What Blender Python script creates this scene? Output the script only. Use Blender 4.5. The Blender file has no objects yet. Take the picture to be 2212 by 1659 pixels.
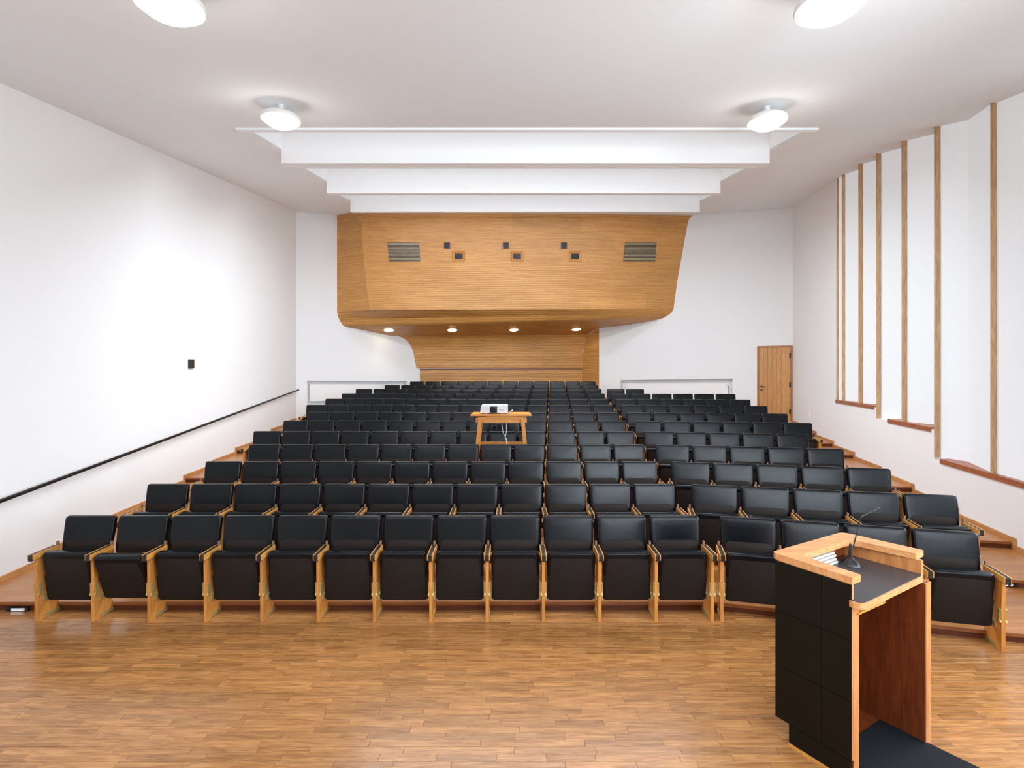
import bpy, bmesh, math, random
from mathutils import Vector, Matrix
from mathutils.geometry import tessellate_polygon
random.seed(7)
S = bpy.context.scene
COL = S.collection
PI = math.pi
# ------------------------------------------------------------------ camera, world, lights, exposure
F, CX, HY, CZ = 1150.0, 1106.0, 794.0, 2.456     # focal length and horizon of the photograph (2212 px wide), eye height
cam = bpy.data.cameras.new('camera'); cam.lens = F/2212*36; cam.sensor_width = 36
cam.shift_y = (HY-829.5)/2212; cam.clip_end = 100
co = bpy.data.objects.new('camera', cam); COL.objects.link(co)
co.location = (0, 0, CZ); co.rotation_euler = (PI/2, 0, 0)
S.camera = co
w = bpy.data.worlds.new('world'); S.world = w; w.use_nodes = True
w.node_tree.nodes['Background'].inputs[0].default_value = (.9, .95, 1, 1)
w.node_tree.nodes['Background'].inputs[1].default_value = .6
S.view_settings.view_transform = 'Standard'; S.view_settings.look = 'None'
S.view_settings.gamma = 1; S.view_settings.exposure = 1.0
S.view_settings.use_curve_mapping = False
S.cycles.diffuse_bounces = 7; S.cycles.max_bounces = 12; S.cycles.sample_clamp_indirect = 6

def area(name, loc, rot, sx, sy, power, color=(1, 1, 1), spread=180):
    l = bpy.data.lights.new(name, 'AREA'); l.shape = 'RECTANGLE'; l.size = sx; l.size_y = sy
    l.energy = power; l.color = color; l.spread = math.radians(spread)
    o = bpy.data.objects.new(name, l); COL.objects.link(o); o.location = loc; o.rotation_euler = rot
    return o
# daylight of the three roof lights, coming down their shafts
SLOTS = [(-3.80, 4.25, 7.75, 8.78), (-4.0, 4.5, 10.2, 11.49), (-4.31, 5.01, 13.2, 14.2)]
SKY_P = [1.6, 2.2, 1.6]
for (x0, x1, y0, y1), p_ in zip(SLOTS, SKY_P):
    area('roof_daylight', ((x0+x1)/2, (y0+y1)/2, 4.69+.156*y1+.32), (0, 0, 0), x1-x0-.2, y1-y0-.1, p_, (.86, .94, 1))
# added fill lights, hidden from the camera behind each ceiling beam
for y_, z_, t_, e_ in ((9.10, 5.98, 0, 215), (11.80, 6.36, 0, 180), (14.55, 6.80, 30, 42)):
    area('beam_fill_light', (.3, y_, z_), (math.radians(t_), 0, 0), 7.6, .3, e_, (.86, .93, 1))
# tall windows of the right wall beside and behind the camera
area('side_window_daylight', (5.22, 2.2, 2.35), (0, math.radians(84), math.radians(-11.9)), 2.4, 7.4, 130, (.80, .90, 1), 135)

area('stage_fill_light', (.3, .2, 4.3), (math.radians(18), 0, 0), 9.0, 3.2, 165, (.80, .90, 1))  # fill light added above the stage; the ceiling has no opening there
area('front_fill_light', (3.6, -1.9, 2.9), (math.radians(95), 0, math.radians(11)), 4.2, 2.4, 42, (.80, .90, 1), 65)  # fill light added to brighten cladding and back walls, not a modelled window

# ------------------------------------------------------------------ helpers
def at(x, y, D):
    return Vector(((x-CX)/F*D, D, CZ-(y-HY)*D/F))
def RX(x): return (x-CX)/F
def tag(o, label=None, cat=None, group=None, kind=None):
    if label: o['label'] = label
    if cat: o['category'] = cat
    if group: o['group'] = group
    if kind: o['kind'] = kind
    return o
def empty(name, loc=(0, 0, 0), rz=0):
    o = bpy.data.objects.new(name, None); COL.objects.link(o); o.location = loc; o.rotation_euler = (0, 0, rz)
    o.empty_display_size = .1
    return o
def link(name, me, parent=None, loc=(0, 0, 0), rot=(0, 0, 0), scale=(1, 1, 1)):
    o = bpy.data.objects.new(name, me); COL.objects.link(o); o.parent = parent
    o.location = loc; o.rotation_euler = rot; o.scale = scale
    return o

class MB:
    def __init__(s): s.v = []; s.f = []
    def add(s, vs, fs):
        n = len(s.v); s.v += [tuple(q) for q in vs]; s.f += [tuple(n+i for i in f) for f in fs]; return s
    def box(s, x0, x1, y0, y1, z0, z1):
        return s.add([(x0,y0,z0),(x1,y0,z0),(x1,y1,z0),(x0,y1,z0),(x0,y0,z1),(x1,y0,z1),(x1,y1,z1),(x0,y1,z1)],
                     [(0,3,2,1),(4,5,6,7),(0,1,5,4),(1,2,6,5),(2,3,7,6),(3,0,4,7)])
    def prism(s, poly, z0, z1):                       # polygon in plan, extruded upward
        n = len(poly); vs = [(p[0], p[1], z0) for p in poly]+[(p[0], p[1], z1) for p in poly]
        return s.add(vs, [tuple(range(n))[::-1], tuple(range(n, 2*n))]+[(i, (i+1) % n, n+(i+1) % n, n+i) for i in range(n)])
    def extrude(s, poly3, vec):                       # any planar polygon, extruded along vec
        n = len(poly3); v = Vector(vec); a = [Vector(p) for p in poly3]
        return s.add(a+[p+v for p in a], [tuple(range(n)), tuple(range(n, 2*n))[::-1]]+[(i, n+i, n+(i+1) % n, (i+1) % n) for i in range(n)])
    def quad(s, a, b, c, d): return s.add([a, b, c, d], [(0, 1, 2, 3)])
    def bar(s, a, b, wx, wz, up=(0, 0, 1)):           # rectangular bar from a to b
        a = Vector(a); b = Vector(b); d = (b-a).normalized(); u = Vector(up)
        r = d.cross(u).normalized()*wx/2; u2 = r.cross(d).normalized()*wz/2
        vs = [a-r-u2, a+r-u2, a+r+u2, a-r+u2, b-r-u2, b+r-u2, b+r+u2, b-r+u2]
        return s.add(vs, [(0,1,2,3),(4,7,6,5),(0,4,5,1),(1,5,6,2),(2,6,7,3),(3,7,4,0)])
    def tube(s, pts, r, n=10):
        pts = [Vector(p) for p in pts]; rr = r if isinstance(r, (list, tuple)) else [r]*len(pts)
        vs = []; fs = []
        up = Vector((0, 0, 1)); 
        if abs((pts[1]-pts[0]).normalized().z) > .9: up = Vector((1, 0, 0))
        for i, p in enumerate(pts):
            d = (pts[min(i+1, len(pts)-1)]-pts[max(i-1, 0)]).normalized()
            a = d.cross(up).normalized(); b = d.cross(a)
            vs += [p+(a*math.cos(2*PI*k/n)+b*math.sin(2*PI*k/n))*rr[i] for k in range(n)]
        for i in range(len(pts)-1):
            fs += [(i*n+k, i*n+(k+1) % n, (i+1)*n+(k+1) % n, (i+1)*n+k) for k in range(n)]
        fs += [tuple(range(n))[::-1], tuple(range((len(pts)-1)*n, len(pts)*n))]
        return s.add(vs, fs)
    def lathe(s, prof, n=32, c=(0, 0, 0)):            # profile of (r, z) turned about a vertical axis
        vs = []; fs = []
        for r, z in prof: vs += [(c[0]+r*math.cos(2*PI*k/n), c[1]+r*math.sin(2*PI*k/n), c[2]+z) for k in range(n)]
        for i in range(len(prof)-1):
            fs += [(i*n+k, i*n+(k+1) % n, (i+1)*n+(k+1) % n, (i+1)*n+k) for k in range(n)]
        fs += [tuple(range(n))[::-1], tuple(range((len(prof)-1)*n, len(prof)*n))]
        return s.add(vs, fs)
    def pad(s, out, y0, y1, b, dome=0, steps=3):      # cushion: outline in (x, z), thickness y0..y1, rounded rims
        n = len(out); cx = sum(p[0] for p in out)/n; cz = sum(p[1] for p in out)/n
        hx = max(abs(p[0]-cx) for p in out); hz = max(abs(p[1]-cz) for p in out)
        rings = []
        def ring(ins, y): rings.append([(cx+(p[0]-cx)*(1-ins/hx), y, cz+(p[1]-cz)*(1-ins/hz)) for p in out])
        if dome: ring(min(hx, hz)*.55, y0-dome)
        if dome: ring(b*2.2, y0-dome*.45)
        for k in range(steps+1):
            a = PI/2*k/steps; ring(b*(1-math.sin(a)), y0+b*(1-math.cos(a)))
        for k in range(steps+1):
            a = PI/2*(1-k/steps); ring(b*(1-math.sin(a)), y1-b*(1-math.cos(a)))
        vs = [q for r in rings for q in r]; fs = [tuple(range(n))]
        for i in range(len(rings)-1):
            fs += [(i*n+k, (i+1)*n+k, (i+1)*n+(k+1) % n, i*n+(k+1) % n) for k in range(n)]
        fs.append(tuple(range((len(rings)-1)*n, len(rings)*n))[::-1])
        return s.add(vs, fs)
    def mesh(s, name, m, smooth=False, fn=None):
        me = bpy.data.meshes.new(name)
        vs = [fn(v) for v in s.v] if fn else s.v
        me.from_pydata(vs, [], s.f); 
        bm = bmesh.new(); bm.from_mesh(me); bmesh.ops.recalc_face_normals(bm, faces=bm.faces); bm.to_mesh(me); bm.free()
        me.materials.append(m)
        if smooth:
            me.polygons.foreach_set('use_smooth', [True]*len(me.polygons)); me.update()
            try: me.set_sharp_from_angle(angle=math.radians(40 if smooth is True else smooth))
            except Exception: pass
        return me
    def obj(s, name, m, parent=None, smooth=False, fn=None):
        return link(name, s.mesh(name, m, smooth, fn), parent)

def rrect(x0, x1, z0, z1, r, n=4, corners=(1, 1, 1, 1)):   # rounded rectangle, corners bl br tr tl
    pts = []
    for (cx, cz, a0, on) in ((x0, z0, PI, corners[0]), (x1, z0, 1.5*PI, corners[1]), (x1, z1, 0, corners[2]), (x0, z1, .5*PI, corners[3])):
        if not on: pts.append((cx, cz)); continue
        ox = cx+(r if cx == x0 else -r); oz = cz+(r if cz == z0 else -r)
        pts += [(ox+r*math.cos(a0+PI/2*k/n), oz+r*math.sin(a0+PI/2*k/n)) for k in range(n+1)]
    return pts
def roundpoly(pts, rs, n=4):
    out = []; N = len(pts)
    for i, p in enumerate(pts):
        r = rs[i] if isinstance(rs, (list, tuple)) else rs
        p = Vector(p); a = Vector(pts[i-1]); b = Vector(pts[(i+1) % N])
        if r <= 0: out.append(tuple(p)); continue
        p0 = p+(a-p).normalized()*r; p1 = p+(b-p).normalized()*r
        for k in range(n+1):
            t = k/n; out.append(tuple(p0*(1-t)**2+p*2*t*(1-t)+p1*t*t))
    return out

# ------------------------------------------------------------------ materials
def newmat(name):
    m = bpy.data.materials.new(name); m.use_nodes = True
    nt = m.node_tree; return m, nt, nt.nodes['Principled BSDF'], nt.nodes.new, nt.links.new
def plain(name, c, rough=.5, metal=0, spec=.5, bump=0, bscale=60, emit=0, var=0):
    m, nt, b, N, L = newmat(name)
    b.inputs['Base Color'].default_value = (*c, 1); b.inputs['Roughness'].default_value = rough
    b.inputs['Metallic'].default_value = metal; b.inputs['Specular IOR Level'].default_value = spec
    if emit: b.inputs['Emission Color'].default_value = (*c, 1); b.inputs['Emission Strength'].default_value = emit
    if bump or var:
        tc = N('ShaderNodeTexCoord'); nz = N('ShaderNodeTexNoise'); nz.inputs['Scale'].default_value = bscale; nz.inputs['Detail'].default_value = 4
        L(tc.outputs['Object'], nz.inputs['Vector'])
        if bump:
            bp = N('ShaderNodeBump'); bp.inputs['Strength'].default_value = bump; bp.inputs['Distance'].default_value = .004
            L(nz.outputs['Fac'], bp.inputs['Height']); L(bp.outputs['Normal'], b.inputs['Normal'])
        if var:
            mr = N('ShaderNodeMapRange'); mr.inputs['To Min'].default_value = rough-var; mr.inputs['To Max'].default_value = rough+var
            mr.inputs['From Min'].default_value = .3; mr.inputs['From Max'].default_value = .7
            L(nz.outputs['Fac'], mr.inputs['Value']); L(mr.outputs['Result'], b.inputs['Roughness'])
    return m
def wood(name, dark, light, axis='X', scale=6, stretch=14, rough=.4, bump=.15, rnd=.25, coord='Object', spec=.5, fine=0):
    m, nt, b, N, L = newmat(name)
    tc = N('ShaderNodeTexCoord'); geo = N('ShaderNodeNewGeometry'); oi = N('ShaderNodeObjectInfo')
    ad = N('ShaderNodeMath'); ad.operation = 'ADD'; L(oi.outputs['Random'], ad.inputs[0]); L(geo.outputs['Random Per Island'], ad.inputs[1])
    fr = N('ShaderNodeMath'); fr.operation = 'FRACT'; L(ad.outputs[0], fr.inputs[0])
    off = N('ShaderNodeVectorMath'); off.operation = 'SCALE'; off.inputs[0].default_value = (37, 53, 71); L(fr.outputs[0], off.inputs['Scale'])
    sm = N('ShaderNodeVectorMath'); sm.operation = 'ADD'
    L(geo.outputs['Position'] if coord == 'World' else tc.outputs['Object'], sm.inputs[0]); L(off.outputs[0], sm.inputs[1])
    mp = N('ShaderNodeMapping'); sc = [stretch]*3; sc['XYZ'.index(axis)] = 1; mp.inputs['Scale'].default_value = sc
    L(sm.outputs[0], mp.inputs['Vector'])
    n1 = N('ShaderNodeTexNoise'); n1.inputs['Scale'].default_value = scale; n1.inputs['Detail'].default_value = 6; n1.inputs['Distortion'].default_value = .8
    n1.inputs['Roughness'].default_value = .6
    L(mp.outputs[0], n1.inputs['Vector'])
    cr = N('ShaderNodeValToRGB'); cr.color_ramp.elements[0].position = .34; cr.color_ramp.elements[1].position = .66
    cr.color_ramp.elements[0].color = (*dark, 1); cr.color_ramp.elements[1].color = (*light, 1)
    L(n1.outputs['Fac'], cr.inputs['Fac'])
    hs = N('ShaderNodeHueSaturation'); mr = N('ShaderNodeMapRange'); mr.inputs['To Min'].default_value = 1-rnd; mr.inputs['To Max'].default_value = 1+rnd
    L(fr.outputs[0], mr.inputs['Value']); L(mr.outputs[0], hs.inputs['Value']); L(cr.outputs[0], hs.inputs['Color'])
    L(hs.outputs[0], b.inputs['Base Color']); b.inputs['Roughness'].default_value = rough; b.inputs['Specular IOR Level'].default_value = spec
    bp = N('ShaderNodeBump'); bp.inputs['Strength'].default_value = bump; bp.inputs['Distance'].default_value = .002
    L(n1.outputs['Fac'], bp.inputs['Height']); L(bp.outputs[0], b.inputs['Normal'])
    return m
def reed(name, dark, light):                            # wall cladding of fine horizontal wooden reeds
    m, nt, b, N, L = newmat(name)
    geo = N('ShaderNodeNewGeometry')
    mp = N('ShaderNodeMapping'); mp.inputs['Scale'].default_value = (1.1, .6, 26); L(geo.outputs['Position'], mp.inputs['Vector'])
    n1 = N('ShaderNodeTexNoise'); n1.inputs['Scale'].default_value = 1.0; n1.inputs['Detail'].default_value = 8; n1.inputs['Roughness'].default_value = .7; L(mp.outputs[0], n1.inputs['Vector'])
    cr = N('ShaderNodeValToRGB'); e = cr.color_ramp.elements; e[0].position = .25; e[1].position = .72; e[0].color = (*dark, 1); e[1].color = (*light, 1)
    L(n1.outputs['Fac'], cr.inputs['Fac'])
    # board sheets of slightly different tone
    bk = N('ShaderNodeTexBrick'); bk.inputs['Scale'].default_value = 1; bk.inputs['Brick Width'].default_value = 2.2; bk.inputs['Row Height'].default_value = .62
    bk.inputs['Mortar Size'].default_value = 0; bk.inputs['Color1'].default_value = (.93, .93, .93, 1); bk.inputs['Color2'].default_value = (1.07, 1.05, 1.02, 1)
    sx = N('ShaderNodeSeparateXYZ'); cb = N('ShaderNodeCombineXYZ'); L(geo.outputs['Position'], sx.inputs[0]); L(sx.outputs['X'], cb.inputs['X']); L(sx.outputs['Z'], cb.inputs['Y'])
    L(cb.outputs[0], bk.inputs['Vector'])
    mx = N('ShaderNodeMix'); mx.data_type = 'RGBA'; mx.blend_type = 'MULTIPLY'; mx.inputs['Factor'].default_value = 1
    L(cr.outputs[0], mx.inputs[6]); L(bk.outputs['Color'], mx.inputs[7])
    # short dark flecks
    mp2 = N('ShaderNodeMapping'); mp2.inputs['Scale'].default_value = (5, 2, 55); L(geo.outputs['Position'], mp2.inputs['Vector'])
    n2 = N('ShaderNodeTexNoise'); n2.inputs['Scale'].default_value = 1.6; n2.inputs['Detail'].default_value = 3; L(mp2.outputs[0], n2.inputs['Vector'])
    c2 = N('ShaderNodeValToRGB'); c2.color_ramp.elements[0].position = .64; c2.color_ramp.elements[1].position = .72
    c2.color_ramp.elements[0].color = (1, 1, 1, 1); c2.color_ramp.elements[1].color = (.45, .36, .28, 1); L(n2.outputs['Fac'], c2.inputs['Fac'])
    m2 = N('ShaderNodeMix'); m2.data_type = 'RGBA'; m2.blend_type = 'MULTIPLY'; m2.inputs['Factor'].default_value = 1
    L(mx.outputs[2], m2.inputs[6]); L(c2.outputs[0], m2.inputs[7]); L(m2.outputs[2], b.inputs['Base Color'])
    b.inputs['Roughness'].default_value = .45
    wv = N('ShaderNodeTexWave'); wv.bands_direction = 'Z'; wv.inputs['Scale'].default_value = 5.5; L(geo.outputs['Position'], wv.inputs['Vector'])
    bp = N('ShaderNodeBump'); bp.inputs['Strength'].default_value = .35; bp.inputs['Distance'].default_value = .01; L(wv.outputs['Fac'], bp.inputs['Height']); L(bp.outputs[0], b.inputs['Normal'])
    return m
def parquet(name, c1, c2, rough=.3, bw=.55, rh=.065):     # strip flooring where single strips are too small to pick apart
    m, nt, b, N, L = newmat(name)
    geo = N('ShaderNodeNewGeometry')
    bk = N('ShaderNodeTexBrick'); bk.inputs['Scale'].default_value = 1; bk.inputs['Brick Width'].default_value = bw; bk.inputs['Row Height'].default_value = rh
    bk.inputs['Mortar Size'].default_value = .0012; bk.inputs['Mortar'].default_value = (.05, .025, .01, 1)
    bk.inputs['Color1'].default_value = (*c1, 1); bk.inputs['Color2'].default_value = (*c2, 1); bk.offset_frequency = 3
    L(geo.outputs['Position'], bk.inputs['Vector'])
    mp = N('ShaderNodeMapping'); mp.inputs['Scale'].default_value = (2, 30, 30); L(geo.outputs['Position'], mp.inputs['Vector'])
    n1 = N('ShaderNodeTexNoise'); n1.inputs['Scale'].default_value = 2; n1.inputs['Detail'].default_value = 5; L(mp.outputs[0], n1.inputs['Vector'])
    cr = N('ShaderNodeValToRGB'); cr.color_ramp.elements[0].color = (.72, .7, .66, 1); cr.color_ramp.elements[1].color = (1.2, 1.2, 1.2, 1)
    L(n1.outputs['Fac'], cr.inputs['Fac'])
    mx = N('ShaderNodeMix'); mx.data_type = 'RGBA'; mx.blend_type = 'MULTIPLY'; mx.inputs['Factor'].default_value = 1
    L(bk.outputs['Color'], mx.inputs[6]); L(cr.outputs[0], mx.inputs[7]); L(mx.outputs[2], b.inputs['Base Color'])
    b.inputs['Roughness'].default_value = rough
    return m
M = {}
M['wall'] = plain('white_plaster', (.83, .84, .845), .85, spec=.2, bump=.05, bscale=25)
M['ceiling'] = plain('ceiling_plaster', (.87, .915, .95), .9, spec=.15)
M['white'] = plain('white_paint', (.86, .86, .86), .55, spec=.3)
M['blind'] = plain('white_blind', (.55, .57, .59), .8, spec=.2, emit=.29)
M['floor'] = parquet('oak_parquet', (.33, .145, .045), (.40, .19, .065))
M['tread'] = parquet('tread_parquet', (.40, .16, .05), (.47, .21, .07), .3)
M['plank'] = wood('oak_plank', (.255, .10, .026), (.45, .215, .073), 'X', 4.0, 10, .2, .06, .17, 'World', .45)
M['gap'] = plain('dark_joint', (.05, .025, .012), .8)
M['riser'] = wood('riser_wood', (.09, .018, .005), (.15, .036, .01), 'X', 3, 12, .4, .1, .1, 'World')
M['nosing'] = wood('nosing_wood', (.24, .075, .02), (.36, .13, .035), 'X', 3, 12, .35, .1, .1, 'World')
M['skirt'] = wood('skirting_wood', (.42, .19, .06), (.58, .28, .10), 'Y', 3, 12, .45, .1, .1, 'World')
M['chairwood'] = wood('beech_side', (.50, .19, .036), (.64, .285, .065), 'Z', 5, 9, .35, .06, .12)
M['armwood'] = wood('beech_arm', (.55, .23, .045), (.70, .34, .085), 'Y', 5, 9, .3, .06, .1)
M['leather'] = plain('black_leather', (.0035, .0045, .006), .22, spec=.22, bump=.12, bscale=160, var=.06)
M['shell'] = plain('brown_black_shell', (.018, .0132, .0112), .6, spec=.15)
M['inlay'] = plain('black_inlay', (.012, .012, .013), .4)
M['brass'] = plain('brass', (.50, .39, .15), .4, metal=.5)
M['support'] = plain('pale_metal', (.30, .17, .11), .4, metal=.2)
M['reed'] = reed('reed_cladding', (.37, .15, .033), (.66, .345, .10))
M['batten'] = wood('pine_batten', (.45, .26, .12), (.66, .44, .24), 'Z', 4, 10, .5, .1, .12, 'World')
M['sill'] = wood('red_sill', (.26, .075, .03), (.38, .13, .055), 'Y', 4, 10, .4, .1, .1, 'World')
M['door'] = wood('door_board', (.50, .225, .065), (.64, .32, .105), 'Z', 5, 9, .4, .1, .1)
M['doorframe'] = wood('door_frame', (.30, .115, .035), (.42, .18, .06), 'Z', 5, 9, .45, .1, .05)
M['blackmetal'] = plain('black_metal', (.02, .018, .017), .35, metal=.4)
M['rail'] = plain('black_rail', (.007, .007, .008), .4, spec=.2)
M['glass'] = plain('dark_glass', (.008, .010, .014), .3, spec=.2)
M['lampshell'] = plain('lamp_shell', (.80, .80, .78), .35)
M['lampglow'] = plain('lamp_glow', (1, .98, .93), .4, emit=.5)
M['lampglow2'] = plain('lamp_glow_ring', (1, .97, .9), .4, emit=.42)
M['down'] = plain('downlight_glow', (1, .86, .55), .4, emit=9)
M['downrim'] = plain('downlight_rim', (.8, .68, .45), .4, emit=1.2)
M['led'] = plain('step_led', (.72, .84, 1), .4, emit=.8)
M['lecwood'] = wood('lectern_oak', (.52, .22, .075), (.70, .36, .15), 'X', 4, 9, .32, .08, .03)
M['lecwoodz'] = wood('lectern_oak_upright', (.46, .17, .05), (.62, .27, .09), 'Z', 4, 9, .4, .08, .03)
M['lecred'] = wood('lectern_inner', (.12, .023, .004), (.20, .045, .009), 'Z', 4, 9, .45, .06, .03)
M['lecblack'] = plain('lectern_black', (.006, .0046, .0022), .5, spec=.18)
M['desktop'] = plain('desk_linoleum', (.035, .037, .042), .32, spec=.5, bump=.25, bscale=35)
M['paper'] = plain('cream_card', (.50, .49, .45), .6)
M['plastic'] = plain('black_plastic', (.012, .012, .012), .25)
M['mat'] = plain('black_mat', (.007, .010, .012), .75, spec=.2, bump=.3, bscale=200)
M['tablewood'] = wood('table_pine', (.48, .18, .028), (.62, .26, .05), 'X', 5, 9, .35, .06, .05)
M['projwhite'] = plain('projector_white', (.62, .62, .61), .35)
M['projgrey'] = plain('projector_grille', (.55, .55, .54), .5)
M['ink'] = plain('grey_print', (.12, .12, .14), .5)
M['cable'] = plain('white_cable', (.7, .72, .74), .5)
M['switch'] = plain('switch_plate', (.88, .88, .87), .4)
M['darkbox'] = plain('dark_box', (.02, .014, .01), .4)
M['slatpale'] = wood('grille_slat', (.40, .30, .16), (.6, .5, .33), 'X', 5, 9, .5, .05, .3)
M['board'] = plain('blackboard', (.015, .022, .02), .5)

# ------------------------------------------------------------------ plan of the hall
RISE = .086
def leftX(D): return -5.14-.09*D
def rightX(D): return 4.917+.21*D
LC = Vector((leftX(16.31), 16.31)); RC = Vector((rightX(15.47), 15.47))      # back corners
def DLp(x): return 25.153/(1.137-RX(x))          # depth of the left oblique back wall where a column x meets it
def DRp(x): return 29.28/(RX(x)+1.365)           # the same for the right oblique back wall
BUMP = [(-3, 0), (3, 0), (6.54, .16), (7.1, .19), (8.38, .26), (9.38, .30), (10.35, .31), (11.12, .29), (11.97, .25), (12.4, .2), (15.5, 0), (30, 0)]
def lerp_tab(t, x):
    for (a, u), (b, v) in zip(t, t[1:]):
        if x <= b: return u+(v-u)*(x-a)/(b-a)
    return t[-1][1]
def ceilz(X, D):
    f = min(1, max(0, (X-(rightX(D)-2.1))/2.1)); f = f*f*(3-2*f)
    return 4.69+.156*D+lerp_tab(BUMP, D)*f

# ---- ceiling with its three roof-light openings
def build_ceiling():
    xs = set([-9, -8, -7, -6, -5, -3, -1.5, 0, 1.5, 3, 9.5]+[3.6+.35*i for i in range(17)]); ys = set([-2.6+.7*i for i in range(33)]+[20.6])
    for s in SLOTS: xs |= {s[0], s[1]}; ys |= {s[2], s[3]}
    xs = sorted(xs); ys = sorted(ys); mb = MB()
    for i in range(len(xs)-1):
        for j in range(len(ys)-1):
            cx, cy = (xs[i]+xs[i+1])/2, (ys[j]+ys[j+1])/2
            if any(s[0] < cx < s[1] and s[2] < cy < s[3] for s in SLOTS): continue
            mb.quad(*[(a, b, ceilz(a, b)) for a, b in ((xs[i], ys[j]), (xs[i], ys[j+1]), (xs[i+1], ys[j+1]), (xs[i+1], ys[j]))])
    o = mb.obj('ceiling', M['ceiling'], smooth=True)
    bm = bmesh.new(); bm.from_mesh(o.data); bmesh.ops.remove_doubles(bm, verts=bm.verts, dist=.001); bmesh.ops.recalc_face_normals(bm, faces=bm.faces); bm.to_mesh(o.data); bm.free()
    tag(o, kind='structure'); return o
ceil = build_ceiling()
BEAM_B = [5.823, 6.22, 6.617]
for (x0, x1, y0, y1), zb in zip(SLOTS, BEAM_B):
    top = 4.69+.156*y1+1.25
    sh = MB(); t = .03
    def cz(y): return 4.69+.156*y+.004
    sh.extrude([(x0, y0, cz(y0)), (x0, y1, cz(y1)), (x0, y1, top), (x0, y0, top)], (-t, 0, 0))
    sh.extrude([(x1, y0, cz(y0)), (x1, y1, cz(y1)), (x1, y1, top), (x1, y0, top)], (t, 0, 0))
    sh.box(x0-t, x1+t, y0-t, y0, cz(y0), top)
    sh.obj('roof_light_shaft', M['white'], ceil)
    MB().box(x0, x1, y1, y1+.14, zb, top).obj('ceiling_beam', M['white'], ceil)
for y_, z_, t_ in ((9.10, 5.98, 0), (11.80, 6.36, 0), (14.55, 6.80, 30)):  # invented housings and hangers for the added fill lights behind the beams
    b_h = MB().box(-3.6, 4.2, -.16, .16, .012, .06).obj('fill_light_housing', M['white'], ceil); b_h.location = (0, y_, z_); b_h.rotation_euler = (math.radians(t_), 0, 0)
    MB().box(-3.0, -2.96, y_-.02, y_+.02, z_+.03, z_+.45).box(3.4, 3.44, y_-.02, y_+.02, z_+.03, z_+.45).obj('fill_light_hanger', M['white'], ceil)
# thin projecting blind tracks in front of the openings
for (x0, x1, y) in ((-3.95, 4.38, 7.66), (-4.12, 4.62, 10.08)):
    z = 4.69+.156*y
    MB().box(x0, x1, y-.06, y+.02, z-.035, z+.02).obj('blind_track', M['ceiling'], ceil)

# ---- floor, tiers, planks
RANG = [14.5, 13, 12, 11, 9.5, 8.5, 7.5, 7, 6.5, 6, 5.5, 5, 5]
def front(k):                                   # plan line of the riser behind row k (k = 1..13)
    Fk = 5.40+1.1*(k-1); Xs = 2.03+.085*(k-1); a = math.radians(RANG[k-1])
    t = (rightX(Fk)-Xs)/(math.cos(a)+.21*math.sin(a))
    return Fk, Xs, Xs+math.cos(a)*t, Fk-math.sin(a)*t
fl = MB()
fl.box(-5.8, 6.6, -2.6, 5.6, -.12, -.004)
floor = fl.obj('floor', M['floor']); tag(floor, kind='structure')
def treadpoly(k, dy=0):
    Fk, Xs, Xr, Dr = front(k)
    return [(leftX(Fk), Fk+dy), (Xs, Fk+dy), (Xr, Dr+dy)]
NT = 13
for k in range(1, NT+1):
    z1 = RISE*k; z0 = z1-RISE
    fp = treadpoly(k)
    if k < NT: bp_ = treadpoly(k+1)
    else: bp_ = [(-6.3, 18.7), (-3.3, 20.4), (3.0, 20.4), (rightX(18.6), 18.6)]
    # tread with a small overhanging front edge
    over = treadpoly(k, -.02)
    poly = over+[(bp_[-1][0]+.0, bp_[-1][1]+.01)]+[(q[0], q[1]+.01) for q in bp_[::-1][1:]]
    tr = MB().prism(poly, z1-.028, z1).obj('step', M['tread'], floor)
    rp = fp+[(q[0], q[1]+.04) for q in fp[::-1]]
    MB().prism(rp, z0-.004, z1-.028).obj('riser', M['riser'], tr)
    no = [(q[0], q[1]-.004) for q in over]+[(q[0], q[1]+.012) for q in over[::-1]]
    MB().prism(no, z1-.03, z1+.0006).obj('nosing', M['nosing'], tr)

# oak strips of the flat floor, one by one
unit = MB()
b_ = .0012
unit.add([(0,0,-.012),(1,0,-.012),(1,1,-.012),(0,1,-.012),(.0,.0,-.0012),(1,0,-.0012),(1,1,-.0012),(0,1,-.0012),(.003,.018,0),(.997,.018,0),(.997,.982,0),(.003,.982,0)],
         [(0,3,2,1),(0,1,5,4),(1,2,6,5),(2,3,7,6),(3,0,4,7),(4,5,9,8),(5,6,10,9),(6,7,11,10),(7,4,8,11),(8,9,10,11)])
um = unit.mesh('plank', M['plank'])
planks = []
y = 2.99; SW = .0655
while y < 5.39:
    Lh = .9617*(y+.1)+.15; x = max(-5.55, -Lh)-random.random()*.4
    xe = min(6.2, Lh)
    while x < xe:
        ln = random.choice([.32, .38, .45, .5, .55, .62, .7])*random.uniform(.95, 1.05)
        planks.append((x, y, ln)); x += ln
    y += SW
planks.sort(key=lambda q: q[1])
near = planks[:300]; far = planks[300:]
for (x, y, ln) in near:
    link('plank', um, floor, (x, y, random.uniform(-.0006, .0006)), (0, 0, 0), (ln-.0016, SW-.0018, 1))
fm = MB()
for (x, y, ln) in far:
    if y+SW > 5.40: continue
    z = random.uniform(-.0006, .0006); n = [(x+v[0]*(ln-.0016), y+v[1]*(SW-.0018), z+v[2]) for v in unit.v]
    fm.add(n, unit.f)
tag(fm.obj('plank', M['plank'], floor), kind='stuff')
# the remaining floor behind the camera lies flush with the strips
MB().box(-5.8, 6.2, -2.6, 2.985, -.02, 0).obj('floor_field', M['floor'], floor)

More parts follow.
